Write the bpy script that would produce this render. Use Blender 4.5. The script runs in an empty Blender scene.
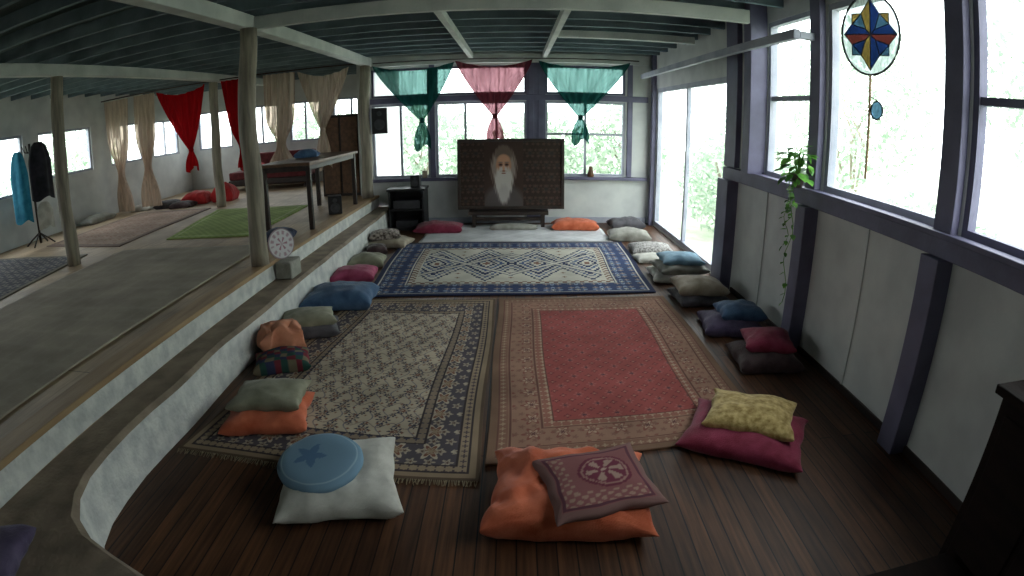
import bpy, bmesh, math, random
import numpy as np
from mathutils import Vector, Matrix, noise

random.seed(7)
scene = bpy.context.scene
col = scene.collection

# ------------------------------------------------------------------ helpers
def lin(c):
    c = np.asarray(c, float) / 255.0
    return np.where(c <= 0.04045, c / 12.92, ((c + 0.055) / 1.055) ** 2.4)

def L4(c):
    r = lin(c)
    return (float(r[0]), float(r[1]), float(r[2]), 1.0)

def new_mat(name):
    m = bpy.data.materials.new(name)
    m.use_nodes = True
    nt = m.node_tree
    b = nt.nodes.get('Principled BSDF')
    return m, nt, b

def mat_noise(name, c1, c2, scale=6.0, rough=0.8, bump=0.1, bscale=40.0, detail=6.0, stretch=(1, 1, 1), metal=0.0, sheen=0.0, lo=0.35, hi=0.65, spec=None):
    m, nt, b = new_mat(name)
    tc = nt.nodes.new('ShaderNodeTexCoord')
    mp = nt.nodes.new('ShaderNodeMapping'); mp.inputs['Scale'].default_value = stretch
    nt.links.new(tc.outputs['Object'], mp.inputs['Vector'])
    n = nt.nodes.new('ShaderNodeTexNoise'); n.inputs['Scale'].default_value = scale; n.inputs['Detail'].default_value = detail
    nt.links.new(mp.outputs['Vector'], n.inputs['Vector'])
    r = nt.nodes.new('ShaderNodeValToRGB')
    r.color_ramp.elements[0].position = lo; r.color_ramp.elements[0].color = L4(c1)
    r.color_ramp.elements[1].position = hi; r.color_ramp.elements[1].color = L4(c2)
    nt.links.new(n.outputs['Fac'], r.inputs['Fac'])
    nt.links.new(r.outputs['Color'], b.inputs['Base Color'])
    b.inputs['Roughness'].default_value = rough
    b.inputs['Metallic'].default_value = metal
    if spec is not None: b.inputs['Specular IOR Level'].default_value = spec
    if sheen: b.inputs['Sheen Weight'].default_value = sheen
    if bump:
        n2 = nt.nodes.new('ShaderNodeTexNoise'); n2.inputs['Scale'].default_value = bscale; n2.inputs['Detail'].default_value = 4
        nt.links.new(mp.outputs['Vector'], n2.inputs['Vector'])
        bp = nt.nodes.new('ShaderNodeBump'); bp.inputs['Strength'].default_value = bump; bp.inputs['Distance'].default_value = 0.02
        nt.links.new(n2.outputs['Fac'], bp.inputs['Height'])
        nt.links.new(bp.outputs['Normal'], b.inputs['Normal'])
    return m

def mat_vcol(name, rough=0.95, bump=0.3, bscale=150, wear=0.25):
    m, nt, b = new_mat(name)
    a = nt.nodes.new('ShaderNodeAttribute'); a.attribute_name = 'Col'
    tc = nt.nodes.new('ShaderNodeTexCoord')
    n = nt.nodes.new('ShaderNodeTexNoise'); n.inputs['Scale'].default_value = 2.5; n.inputs['Detail'].default_value = 8
    nt.links.new(tc.outputs['Object'], n.inputs['Vector'])
    mr = nt.nodes.new('ShaderNodeMapRange')
    mr.inputs['From Min'].default_value = 0.3; mr.inputs['From Max'].default_value = 0.7
    mr.inputs['To Min'].default_value = 1 - wear; mr.inputs['To Max'].default_value = 1 + wear * 0.6
    nt.links.new(n.outputs['Fac'], mr.inputs['Value'])
    mx = nt.nodes.new('ShaderNodeVectorMath'); mx.operation = 'SCALE'
    nt.links.new(a.outputs['Color'], mx.inputs[0]); nt.links.new(mr.outputs['Result'], mx.inputs['Scale'])
    nt.links.new(mx.outputs['Vector'], b.inputs['Base Color'])
    b.inputs['Roughness'].default_value = rough
    b.inputs['Specular IOR Level'].default_value = 0.2
    n2 = nt.nodes.new('ShaderNodeTexNoise'); n2.inputs['Scale'].default_value = bscale
    nt.links.new(tc.outputs['Object'], n2.inputs['Vector'])
    bp = nt.nodes.new('ShaderNodeBump'); bp.inputs['Strength'].default_value = bump; bp.inputs['Distance'].default_value = 0.005
    nt.links.new(n2.outputs['Fac'], bp.inputs['Height']); nt.links.new(bp.outputs['Normal'], b.inputs['Normal'])
    return m

def mat_planks(name, c1, c2, cgap, width, length, rough=0.4, axis='Y', grain=1.0, spec=0.5):
    """boards running along the given axis"""
    m, nt, b = new_mat(name)
    tc = nt.nodes.new('ShaderNodeTexCoord')
    mp = nt.nodes.new('ShaderNodeMapping')
    if axis == 'Y': mp.inputs['Rotation'].default_value = (0, 0, math.radians(90))
    nt.links.new(tc.outputs['Object'], mp.inputs['Vector'])
    br = nt.nodes.new('ShaderNodeTexBrick')
    br.inputs['Scale'].default_value = 1.0
    br.inputs['Brick Width'].default_value = length; br.inputs['Row Height'].default_value = width
    br.inputs['Mortar Size'].default_value = 0.004; br.inputs['Mortar Smooth'].default_value = 0.3
    br.inputs['Color1'].default_value = L4(c1); br.inputs['Color2'].default_value = L4(c2); br.inputs['Mortar'].default_value = L4(cgap)
    br.inputs['Bias'].default_value = 0.0
    nt.links.new(mp.outputs['Vector'], br.inputs['Vector'])
    mp2 = nt.nodes.new('ShaderNodeMapping'); mp2.inputs['Scale'].default_value = (1.2, 22, 1)
    nt.links.new(mp.outputs['Vector'], mp2.inputs['Vector'])
    n = nt.nodes.new('ShaderNodeTexNoise'); n.inputs['Scale'].default_value = 2.0; n.inputs['Detail'].default_value = 8
    nt.links.new(mp2.outputs['Vector'], n.inputs['Vector'])
    mr = nt.nodes.new('ShaderNodeMapRange'); mr.inputs['From Min'].default_value = 0.3; mr.inputs['From Max'].default_value = 0.7
    mr.inputs['To Min'].default_value = 1 - 0.5 * grain; mr.inputs['To Max'].default_value = 1 + 0.5 * grain
    nt.links.new(n.outputs['Fac'], mr.inputs['Value'])
    mx = nt.nodes.new('ShaderNodeVectorMath'); mx.operation = 'SCALE'
    nt.links.new(br.outputs['Color'], mx.inputs[0]); nt.links.new(mr.outputs['Result'], mx.inputs['Scale'])
    # broad worn patches
    n3 = nt.nodes.new('ShaderNodeTexNoise'); n3.inputs['Scale'].default_value = 1.6; n3.inputs['Detail'].default_value = 5
    nt.links.new(mp.outputs['Vector'], n3.inputs['Vector'])
    mr3 = nt.nodes.new('ShaderNodeMapRange'); mr3.inputs['From Min'].default_value = 0.35; mr3.inputs['From Max'].default_value = 0.7
    mr3.inputs['To Min'].default_value = 0.75; mr3.inputs['To Max'].default_value = 1.4
    nt.links.new(n3.outputs['Fac'], mr3.inputs['Value'])
    mx3 = nt.nodes.new('ShaderNodeVectorMath'); mx3.operation = 'SCALE'
    nt.links.new(mx.outputs['Vector'], mx3.inputs[0]); nt.links.new(mr3.outputs['Result'], mx3.inputs['Scale'])
    nt.links.new(mx3.outputs['Vector'], b.inputs['Base Color'])
    b.inputs['Roughness'].default_value = rough
    b.inputs['Specular IOR Level'].default_value = spec
    bp = nt.nodes.new('ShaderNodeBump'); bp.inputs['Strength'].default_value = 0.25; bp.inputs['Distance'].default_value = 0.006
    nt.links.new(n.outputs['Fac'], bp.inputs['Height']); nt.links.new(bp.outputs['Normal'], b.inputs['Normal'])
    return m

def mat_sheer(name, c, opacity=0.6, thru=(90, 110, 106), tl=.2):
    m, nt, b = new_mat(name)
    nt.nodes.remove(b)
    out = nt.nodes.get('Material Output')
    d = nt.nodes.new('ShaderNodeBsdfDiffuse'); d.inputs['Color'].default_value = L4(c)
    t = nt.nodes.new('ShaderNodeBsdfTranslucent'); t.inputs['Color'].default_value = L4(c)
    tr = nt.nodes.new('ShaderNodeBsdfTransparent')
    tr.inputs['Color'].default_value = L4(thru)
    n = nt.nodes.new('ShaderNodeTexNoise'); n.inputs['Scale'].default_value = 4.0
    tc = nt.nodes.new('ShaderNodeTexCoord'); mp = nt.nodes.new('ShaderNodeMapping'); mp.inputs['Scale'].default_value = (8, 1, 0.6)
    nt.links.new(tc.outputs['Object'], mp.inputs['Vector']); nt.links.new(mp.outputs['Vector'], n.inputs['Vector'])
    mr = nt.nodes.new('ShaderNodeMapRange'); mr.inputs['From Min'].default_value = 0.35; mr.inputs['From Max'].default_value = 0.65
    mr.inputs['To Min'].default_value = max(0, opacity - 0.15); mr.inputs['To Max'].default_value = min(1, opacity + 0.15)
    nt.links.new(n.outputs['Fac'], mr.inputs['Value'])
    m1 = nt.nodes.new('ShaderNodeMixShader'); m1.inputs[0].default_value = tl
    nt.links.new(d.outputs[0], m1.inputs[1]); nt.links.new(t.outputs[0], m1.inputs[2])
    m2 = nt.nodes.new('ShaderNodeMixShader')
    nt.links.new(mr.outputs['Result'], m2.inputs[0])
    nt.links.new(tr.outputs[0], m2.inputs[1]); nt.links.new(m1.outputs[0], m2.inputs[2])
    nt.links.new(m2.outputs[0], out.inputs['Surface'])
    return m

class B:
    """mesh builder: many shaped pieces in one object with several materials"""
    def __init__(s, name, smooth=False):
        s.name = name; s.v = []; s.f = []; s.m = []; s.mats = []; s.smooth = smooth
    def mi(s, mat):
        if mat not in s.mats: s.mats.append(mat)
        return s.mats.index(mat)
    def add(s, verts, faces, mat):
        o = len(s.v); s.v += [tuple(p) for p in verts]
        k = s.mi(mat)
        for f in faces: s.f.append(tuple(i + o for i in f)); s.m.append(k)
    def box(s, x0, x1, y0, y1, z0, z1, mat, M=None):
        x0, x1 = min(x0, x1), max(x0, x1); y0, y1 = min(y0, y1), max(y0, y1); z0, z1 = min(z0, z1), max(z0, z1)
        vs = [Vector(p) for p in [(x0, y0, z0), (x1, y0, z0), (x1, y1, z0), (x0, y1, z0), (x0, y0, z1), (x1, y0, z1), (x1, y1, z1), (x0, y1, z1)]]
        if M is not None: vs = [M @ p for p in vs]
        s.add(vs, [(0, 3, 2, 1), (4, 5, 6, 7), (0, 1, 5, 4), (1, 2, 6, 5), (2, 3, 7, 6), (3, 0, 4, 7)], mat)
    def tube(s, pts, rad, mat, n=12, cap=True, wob=0.0):
        pts = [Vector(p) for p in pts]
        if not hasattr(rad, '__len__'): rad = [rad] * len(pts)
        vs = []; fs = []
        for i, p in enumerate(pts):
            if i == 0: t = pts[1] - pts[0]
            elif i == len(pts) - 1: t = pts[-1] - pts[-2]
            else: t = pts[i + 1] - pts[i - 1]
            t.normalize()
            up = Vector((0, 0, 1)) if abs(t.z) < 0.9 else Vector((1, 0, 0))
            a = t.cross(up).normalized(); b = t.cross(a).normalized()
            for j in range(n):
                an = 2 * math.pi * j / n
                r = rad[i] * (1 + wob * noise.noise(Vector((math.cos(an) * 1.5, math.sin(an) * 1.5, i * 0.35 + p.x))))
                vs.append(p + a * math.cos(an) * r + b * math.sin(an) * r)
        for i in range(len(pts) - 1):
            for j in range(n):
                fs.append((i * n + j, i * n + (j + 1) % n, (i + 1) * n + (j + 1) % n, (i + 1) * n + j))
        if cap:
            fs.append(tuple(range(n - 1, -1, -1))); fs.append(tuple((len(pts) - 1) * n + j for j in range(n)))
        s.add(vs, fs, mat)
    def grid(s, fn, nu, nv, mat):
        vs = [fn(i / nu, j / nv) for j in range(nv + 1) for i in range(nu + 1)]
        fs = [(j * (nu + 1) + i, j * (nu + 1) + i + 1, (j + 1) * (nu + 1) + i + 1, (j + 1) * (nu + 1) + i) for j in range(nv) for i in range(nu)]
        s.add(vs, fs, mat)
    def build(s, bevel=0.0):
        me = bpy.data.meshes.new(s.name)
        me.from_pydata(s.v, [], s.f)
        for m in s.mats: me.materials.append(m)
        me.polygons.foreach_set('material_index', s.m)
        if s.smooth: me.polygons.foreach_set('use_smooth', [True] * len(s.f))
        me.update()
        o = bpy.data.objects.new(s.name, me)
        col.objects.link(o)
        if bevel:
            md = o.modifiers.new('Bevel', 'BEVEL'); md.width = bevel; md.segments = 2; md.limit_method = 'ANGLE'
        return o

# ------------------------------------------------------------------ materials
M_floor = mat_planks('floorboards_dark', (62, 40, 27), (86, 56, 36), (12, 8, 7), 0.09, 2.6, rough=0.5, spec=0.3)
M_platf = mat_planks('platform_boards', (146, 124, 98), (160, 138, 110), (80, 66, 52), 0.6, 2.4, rough=0.6, grain=0.5)
M_white = mat_noise('white_paint', (192, 194, 194), (210, 212, 210), 3, 0.7, 0.05)
M_plaster = mat_noise('rough_plaster', (184, 186, 186), (214, 214, 210), 9, 0.85, 0.6, 28)
M_tread = mat_noise('concrete_tread', (116, 102, 88), (148, 132, 114), 5, 0.85, 0.4, 40)
M_edge = mat_noise('worn_edge_wood', (138, 110, 78), (164, 136, 100), 4, 0.6, 0.2, 30, stretch=(4, 0.5, 4))
M_trim = mat_noise('purple_grey_trim', (92, 90, 114), (108, 106, 132), 4, 0.55, 0.1)
M_trimL = mat_noise('pale_trim', (150, 154, 170), (176, 178, 190), 4, 0.6, 0.1)
M_beam = mat_noise('white_beam_paint', (184, 188, 186), (210, 212, 208), 3, 0.7, 0.15)
M_joist = mat_noise('grey_green_joist', (92, 108, 116), (116, 132, 140), 3, 0.7, 0.15)
M_ceil = mat_noise('dark_green_ceiling', (38, 54, 52), (56, 74, 70), 1.5, 0.6, 0.2, stretch=(1, 6, 1))
M_post = mat_noise('round_post_wood', (124, 116, 104), (162, 152, 136), 4, 0.75, 0.3, 20, stretch=(6, 6, 0.6))
M_dark = mat_noise('dark_wood', (30, 20, 16), (48, 32, 24), 4, 0.5, 0.2, 30, stretch=(4, 0.6, 4))
M_vdark = mat_noise('ebony_stained_wood', (20, 13, 11), (32, 21, 17), 4, 0.8, 0.2, 30, stretch=(4, 0.6, 4), spec=0.15)
M_brown = mat_noise('brown_wood', (84, 58, 38), (110, 78, 52), 4, 0.5, 0.2, 30, stretch=(4, 0.6, 4))
M_black = mat_noise('black_plastic', (14, 14, 16), (24, 24, 27), 20, 0.5, 0.05)
M_cone = mat_noise('speaker_cone', (48, 48, 52), (62, 62, 66), 20, 0.4, 0.05)
M_stone = mat_noise('grey_block', (120, 118, 112), (150, 148, 140), 8, 0.8, 0.4)
M_leaf = mat_noise('plant_leaf', (50, 110, 34), (110, 170, 60), 12, 0.5, 0.1)
M_pot = mat_noise('pot_glaze', (70, 60, 58), (96, 84, 78), 12, 0.4, 0.1)
M_bark = mat_noise('bark', (130, 122, 110), (160, 150, 136), 6, 0.9, 0.5)

def mat_foliage(name, c1, c2):
    m, nt, b = new_mat(name)
    nt.nodes.remove(b); out = nt.nodes.get('Material Output')
    oi = nt.nodes.new('ShaderNodeNewGeometry')
    r = nt.nodes.new('ShaderNodeValToRGB')
    r.color_ramp.elements[0].color = L4(c1); r.color_ramp.elements[1].color = L4(c2)
    nt.links.new(oi.outputs['Random Per Island'], r.inputs['Fac'])
    d = nt.nodes.new('ShaderNodeBsdfDiffuse'); t = nt.nodes.new('ShaderNodeBsdfTranslucent')
    nt.links.new(r.outputs['Color'], d.inputs['Color']); nt.links.new(r.outputs['Color'], t.inputs['Color'])
    m1 = nt.nodes.new('ShaderNodeMixShader'); m1.inputs[0].default_value = 0.4
    nt.links.new(d.outputs[0], m1.inputs[1]); nt.links.new(t.outputs[0], m1.inputs[2])
    nt.links.new(m1.outputs[0], out.inputs['Surface'])
    return m
M_fol = mat_foliage('garden_foliage', (146, 168, 148), (204, 214, 198))
M_grass = mat_noise('garden_grass', (160, 168, 148), (186, 192, 172), 3, 0.9, 0.4)

def mat_glass():
    m, nt, b = new_mat('window_glass'); nt.nodes.remove(b); out = nt.nodes.get('Material Output')
    t = nt.nodes.new('ShaderNodeBsdfTransparent'); t.inputs['Color'].default_value = (0.95, 0.98, 0.97, 1)
    g = nt.nodes.new('ShaderNodeBsdfGlossy'); g.inputs['Roughness'].default_value = 0.03
    mx = nt.nodes.new('ShaderNodeMixShader'); mx.inputs[0].default_value = 0.04
    nt.links.new(t.outputs[0], mx.inputs[1]); nt.links.new(g.outputs[0], mx.inputs[2]); nt.links.new(mx.outputs[0], out.inputs['Surface'])
    return m
M_glass = mat_glass()

# ------------------------------------------------------------------ room shell
XR, XL, YB, YN, ZC = 2.40, -8.20, 9.60, -1.60, 3.06
YB2 = 12.60
PZ, SZ = 0.52, 0.32
XS2, XS1 = -2.15, -2.43     # lower riser face, upper riser face

b = B('floor'); b.box(XS2 - 0.2, XR, YN, YB, -0.12, 0.0, M_floor); b.build()
b = B('platform_floor'); b.box(XL, XS1, YN, YB, 0.02, PZ - 0.002, M_platf); b.box(XL, -2.74, YB, YB2, 0.02, PZ - 0.002, M_platf); b.build()

# lower step: tread polygon that widens and turns at the near end
def step():
    b = B('step_ledge')
    out = [(XS2, 9.58)]
    for i in range(60):
        y = 9.4 - i * (9.4 - 2.4) / 59
        out.append((XS2 + 0.03 * noise.noise(Vector((y * 1.3, 0, 3))), y))
    out += [(-2.15, 2.15), (-2.13, 1.9), (-2.10, 1.7), (-2.04, 1.53), (-1.94, 1.40), (-1.80, 1.31), (-1.62, 1.25), (-1.42, 1.19), (-1.22, 1.10), (-1.10, .9), (-1.08, 0.5), (-1.08, YN)]
    n = len(out)
    vs = []; 
    for (x, y) in out: vs.append((x + 0.02, y, 0))
    for (x, y) in out: vs.append((x, y, SZ - 0.03 + 0.012 * noise.noise(Vector((y * 2, 1, 1)))))
    for (x, y) in out: vs.append((x - 0.03, y - (.02 if x > -2.0 else 0), SZ + 0.008 * noise.noise(Vector((y * 2, 1, 1)))))
    for (x, y) in out: vs.append((XS1 + 0.002, y, SZ))
    f1 = [(i, i + 1, n + i + 1, n + i) for i in range(n - 1)]
    b.add(vs, f1, M_plaster)
    f2 = [(n + i, n + i + 1, 2 * n + i + 1, 2 * n + i) for i in range(n - 1)] + [(2 * n + i, 2 * n + i + 1, 3 * n + i + 1, 3 * n + i) for i in range(n - 1)]
    b.add(vs, f2, M_tread)
    return b.build()
step()
b = B('step_riser')
b.grid(lambda u, v: (XS1 + 0.012 + 0.012 * noise.noise(Vector((u * 14, v, 0))), YN + u * (YB - YN), SZ + 0.008 + v * (PZ - 0.03 - SZ)), 120, 3, M_plaster)
b.build()
b = B('trim_platform_edge'); b.box(XS1 - 0.16, XS1 + 0.03, YN, YB, PZ - 0.035, PZ + 0.006, M_edge); b.build(bevel=0.006)

def wall(name, axis, pos, thick, a0, a1, z0, z1, openings, mat):
    b = B(name)
    def bx(a, c, e, g):
        if c - a < 1e-4 or g - e < 1e-4: return
        if axis == 'x': b.box(pos, pos + thick, a, c, e, g, mat)
        else: b.box(a, c, pos, pos + thick, e, g, mat)
    cur = a0
    cols = {}
    for (p, q, r, s_) in openings: cols.setdefault((p, q), []).append((r, s_))
    for (p, q) in sorted(cols):
        bx(cur, p, z0, z1)
        zc = z0
        for (r, s_) in sorted(cols[(p, q)]):
            bx(p, q, zc, r); zc = s_
        bx(p, q, zc, z1)
        cur = q
    bx(cur, a1, z0, z1)
    return b.build()

Wz0, Wz1 = 1.36, 2.84
RO = [(0.9, 2.3, Wz0, Wz1), (2.5, 3.9, Wz0, Wz1), (4.12, 5.02, Wz0, Wz1), (6.02, 9.36, 0.03, 2.38)]
wall('wall_right', 'x', XR, 0.12, YN, YB + 0.12, -0.12, ZC, RO, M_white)
BO = [(-2.48, -1.46, 0.82, 2.12), (-2.48, -1.46, 2.24, 2.74), (-1.36, 0.20, 0.82, 2.12), (-1.36, 0.20, 2.24, 2.74), (0.52, 1.90, 0.82, 2.12), (0.52, 1.90, 2.24, 2.74)]
wall('wall_back', 'y', YB, 0.12, -2.62, XR, -0.12, ZC, BO, M_white)
LO = [(1.0, 2.6, 1.5, 2.35), (3.0, 4.9, 1.5, 2.35), (5.3, 6.9, 1.35, 2.35), (7.3, 8.8, 1.5, 2.35), (9.4, 10.6, 1.5, 2.35), (11.0, 12.1, 1.5, 2.35)]
wall('wall_left', 'x', XL - 0.12, 0.12, YN, YB2, -0.12, ZC, LO, M_white)
PO = [(-7.9, -6.9, 1.5, 2.45), (-6.5, -5.6, 1.5, 2.45), (-5.3, -4.5, 1.5, 2.45), (-4.2, -3.3, 1.5, 2.45)]
wall('wall_platform_back', 'y', YB2, 0.12, XL, -2.62, -0.12, ZC, PO, M_white)
wall('wall_partition', 'x', -2.74, 0.12, YB, YB2, -0.12, ZC, [], M_white)
wall('wall_near', 'y', YN - 0.12, 0.12, XL, XR, -0.12, ZC, [], M_white)
b = B('ceiling'); b.box(XL - .12, XR + .12, YN - .12, YB2 + .12, ZC, ZC + 0.08, M_ceil); b.build()

# ceiling structure
b = B('ceiling_joists')
y = YN + 0.3
while y < YB2:
    b.box(XL, XR, y - 0.025, y + 0.025, 2.94, ZC, M_joist); y += 0.50
b.build()
b = B('trim_platform_beam'); b.box(-5.36, -5.24, YN, YB2, 2.80, 2.94, M_beam); b.build(bevel=0.008)
b = B('trim_edge_beam'); b.box(-2.58, -2.44, YN, YB - 0.02, 2.80, 2.94, M_beam); b.build(bevel=0.008)
b = B('trim_cross_beam'); b.box(-2.44, 2.18, 4.95, 5.02, 2.80, 2.93, M_beam); b.build(bevel=0.008)
b = B('trim_purlins')
for x in (-0.72, 0.5): b.box(x - 0.035, x + 0.035, 5.05, YB - 0.01, 2.85, 2.94, M_beam)
b.box(0.54, 2.3, 7.0, 7.08, 2.85, 2.94, M_beam)
b.box(-2.44, 2.3, YB - 0.1, YB - 0.01, 2.78, 2.94, M_beam)
b.build(bevel=0.006)
b = B('trim_wall_rail'); b.box(2.14, 2.20, 4.0, YB - 0.11, 2.54, 2.62, M_trimL)
b.box(2.20, 2.34, 4.0, 4.06, 2.55, 2.61, M_trimL); b.build(bevel=0.006)

# baseboards / sill / uprights of right wall
b = B('trim_sill_right'); b.box(2.33, 2.41, YN, 5.98, 1.22, 1.35, M_trim); b.box(2.29, 2.40, YN, 5.1, 1.33, 1.365, M_trim); b.build(bevel=0.006)
b = B('trim_posts_right')
for (a, c) in ((5.66, 5.98), (3.93, 4.09), (2.32, 2.48), (0.76, 0.89)):
    b.box(2.27, 2.42, a, c, 0.0, 1.22, M_trim)
    b.box(2.34, 2.42, a, c, 1.36, ZC, M_trim)
b.box(2.22, 2.42, 5.03, 5.2, 1.36, ZC, M_trim)
b.box(2.33, 2.42, 9.38, 9.5, 0, ZC, M_trim)
b.build(bevel=0.006)
b = B('trim_panel_joints')
for y in (1.6, 3.2, 4.9): b.box(2.388, 2.405, y - 0.012, y + 0.012, 0.05, 1.22, M_white)
b.build(bevel=0.003)
b = B('baseboard_right'); b.box(2.38, 2.40, YN, 5.6, 0.0, 0.05, M_dark); b.build()
b = B('baseboard_back'); b.box(-2.14, 2.33, YB - 0.03, YB, 0.0, 0.1, M_trimL); b.build()
b = B('trim_sill_back'); b.box(-2.6, 2.3, YB - 0.09, YB + 0.01, 0.76, 0.815, M_trim)
for x in (-2.55, -1.41, 0.28, 0.44, 1.98):
    b.box(x - 0.045, x + 0.045, YB - 0.03, YB + 0.02, 0.82, 2.78, M_trim)
b.box(0.2, 0.52, YB - 0.02, YB + 0.01, 0.1, 2.78, M_trim)
b.box(-2.6, 2.3, YB - 0.035, YB + 0.02, 2.13, 2.23, M_trim)
b.build(bevel=0.005)

wn = [0]
def window(axis, pos, a0, a1, z0, z1, fr=0.045, mull=(), rails=(), mat=None, name=None, depth=0.07):
    mat = mat or M_trim
    if name is None: wn[0] += 1
    b = B(name or f'window_{wn[0]}')
    def bx(a, c, e, g, d0=0.0, d1=depth, m=mat):
        if axis == 'x': b.box(pos + d0, pos + d1, a, c, e, g, m)
        else: b.box(a, c, pos + d0, pos + d1, e, g, m)
    bx(a0, a1, z0, z0 + fr); bx(a0, a1, z1 - fr, z1); bx(a0, a0 + fr, z0 + fr, z1 - fr); bx(a1 - fr, a1, z0 + fr, z1 - fr)
    for q in mull: bx(q - fr / 2, q + fr / 2, z0 + fr, z1 - fr, 0.008, depth - 0.008)
    for q in rails: bx(a0 + fr, a1 - fr, q - fr / 2, q + fr / 2, 0.012, depth - 0.012)
    bx(a0 + fr * .6, a1 - fr * .6, z0 + fr * .6, z1 - fr * .6, depth * .5 - .002, depth * .5 + .002, M_glass)
    return b.build()
window('x', 2.41, 4.12, 5.02, Wz0, Wz1, rails=(2.1,), mat=M_trimL)
window('x', 2.41, 2.5, 3.9, Wz0, Wz1, fr=0.05, mat=M_trimL)
window('x', 2.41, 0.9, 2.3, Wz0, Wz1, rails=(2.1,), mat=M_trim)
for (p, q, r, s_) in BO:
    mm = ((p + q) / 2,) if r < 1 else ()
    if r < 1 and q - p > 1.5: mm = (p + (q - p) * .33, p + (q - p) * .67)
    window('y', YB + 0.02, p, q, r, s_, mull=mm, rails=((1.55,) if r < 1 and p > 0.4 else ()), mat=M_trimL if r < 1 else M_trim, fr=0.04)
for (p, q, r, s_) in LO:
    window('x', XL - 0.1, p, q, r, s_, mull=((p + q) / 2,), mat=M_trimL)
for (p, q, r, s_) in PO:
    window('y', YB2 + 0.02, p, q, r, s_, mull=((p + q) / 2,), mat=M_trimL)
window('x', 2.41, 6.02, 9.36, 0.03, 2.38, fr=0.07, mull=(7.7,), mat=M_trimL, name='door_1')

# ------------------------------------------------------------------ posts
def post(x, y, r, z0, z1, lean=0.0):
    b = B('timber_post', smooth=True)
    n = 16
    b.tube([(x + lean * (i / n) + 0.012 * math.sin(i * .7 + x), y + 0.01 * math.sin(i * .5), z0 + (z1 - z0) * i / n) for i in range(n + 1)],
           [r * (1.08 - 0.12 * i / n) for i in range(n + 1)], M_post, n=18, wob=0.12)
    b.build()
post(-2.47, 4.86, 0.085, PZ + 0.007, 2.798)
post(-5.34, 5.1, 0.085, PZ, 2.798, lean=0.03)
post(-5.36, 9.14, 0.085, PZ, 2.798)
post(-2.52, 9.3, 0.09, PZ + 0.007, 2.798)

# ------------------------------------------------------------------ rugs (dense coloured grids)
M_rug = mat_vcol('woven_rug')
def vgrid(name, corners, W, H, nx, ny, cfn, z, mat, waves=0.003, skirt=0.01, fringe=False):
    """corners: near-left, near-right, far-right, far-left in world metres"""
    u = np.linspace(0, 1, nx + 1); v = np.linspace(0, 1, ny + 1)
    U, V = np.meshgrid(u, v)
    c = np.array(corners, float)
    P = ((1 - U) * (1 - V))[..., None] * c[0] + (U * (1 - V))[..., None] * c[1] + (U * V)[..., None] * c[2] + ((1 - U) * V)[..., None] * c[3]
    if waves:
        P[..., 0] += 0.008 * np.sin(V * 9 + U * 2); P[..., 1] += 0.012 * np.sin(U * 7)
    Z = z + waves * (np.sin(P[..., 0] * 5 + P[..., 1] * 3) * 0.5 + 0.5)
    co = np.stack([P[..., 0], P[..., 1], Z], -1).reshape(-1, 3)
    me = bpy.data.meshes.new(name)
    nv = (nx + 1) * (ny + 1)
    ii, jj = np.meshgrid(np.arange(nx), np.arange(ny))
    a = (jj * (nx + 1) + ii).ravel()
    F = np.stack([a, a + 1, a + nx + 2, a + nx + 1], -1)
    # skirt ring
    ring = list(range(0, nx + 1)) + [j * (nx + 1) + nx for j in range(1, ny + 1)] + [ny * (nx + 1) + i for i in range(nx - 1, -1, -1)] + [j * (nx + 1) for j in range(ny - 1, 0, -1)]
    low = co[ring].copy(); low[:, 2] = z - skirt
    co = np.concatenate([co, low]); R = len(ring)
    ring = np.array(ring); nr = np.roll(ring, -1); li = nv + np.arange(R); ln = np.roll(li, -1)
    F = np.concatenate([F, np.stack([li, ln, nr, ring], -1)])
    me.vertices.add(len(co)); me.vertices.foreach_set('co', co.ravel())
    me.loops.add(F.size); me.loops.foreach_set('vertex_index', F.ravel().astype(np.int32))
    me.polygons.add(len(F)); me.polygons.foreach_set('loop_start', (np.arange(len(F)) * 4).astype(np.int32))
    me.update(calc_edges=True)
    C = cfn(U * W, V * H, W, H)
    C = lin(C).reshape(-1, 3)
    C = np.concatenate([C, C[ring]])
    rgba = np.concatenate([C, np.ones((len(C), 1))], 1).astype(np.float32)
    at = me.color_attributes.new('Col', 'FLOAT_COLOR', 'POINT'); at.data.foreach_set('color', rgba.ravel())
    me.materials.append(mat)
    o = bpy.data.objects.new(name, me); col.objects.link(o)
    if fringe:
        fb = B('fringe')
        for (p0, p1, s_) in ((c[0], c[1], -1), (c[3], c[2], 1)):
            for i in range(170):
                t = (i + random.random() * .6) / 170
                q = p0 * (1 - t) + p1 * t; q = q + np.array([0, 0.012 * math.sin(t * 7)])
                l = 0.03 + random.random() * 0.02; dx = random.uniform(-.015, .015)
                fb.add([(q[0], q[1], z), (q[0] + .006, q[1], z), (q[0] + .005 + dx, q[1] + s_ * l, z - skirt + .002), (q[0] + dx, q[1] + s_ * l, z - skirt + .002)], [(0, 1, 2, 3)], M_fringe)
        fo = fb.build(); fo.parent = o
    return o
M_fringe = mat_noise('rug_fringe', (120, 106, 84), (150, 136, 110), 20, 0.9, 0)

def flower(X, Y, px, py, R, pet=8, stag=True, amp=.3, rot=0.):
    """lattice of petalled rosettes: returns normalised radius (<=1 inside)"""
    j = np.floor(Y / py)
    xs = X + (j % 2) * px * .5 if stag else X
    i = np.floor(xs / px)
    lx = (xs / px - i - .5) * px; ly = (Y / py - j - .5) * py
    r = np.hypot(lx, ly); an = np.arctan2(ly, lx)
    return r / (R * (1 - amp + amp * np.cos(pet * an + rot))), i, j, lx, ly

def put(C, mask, c): C[mask] = c
def edge_d(X, Y, W, H): return np.minimum(np.minimum(X, W - X), np.minimum(Y, H - Y))

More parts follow.
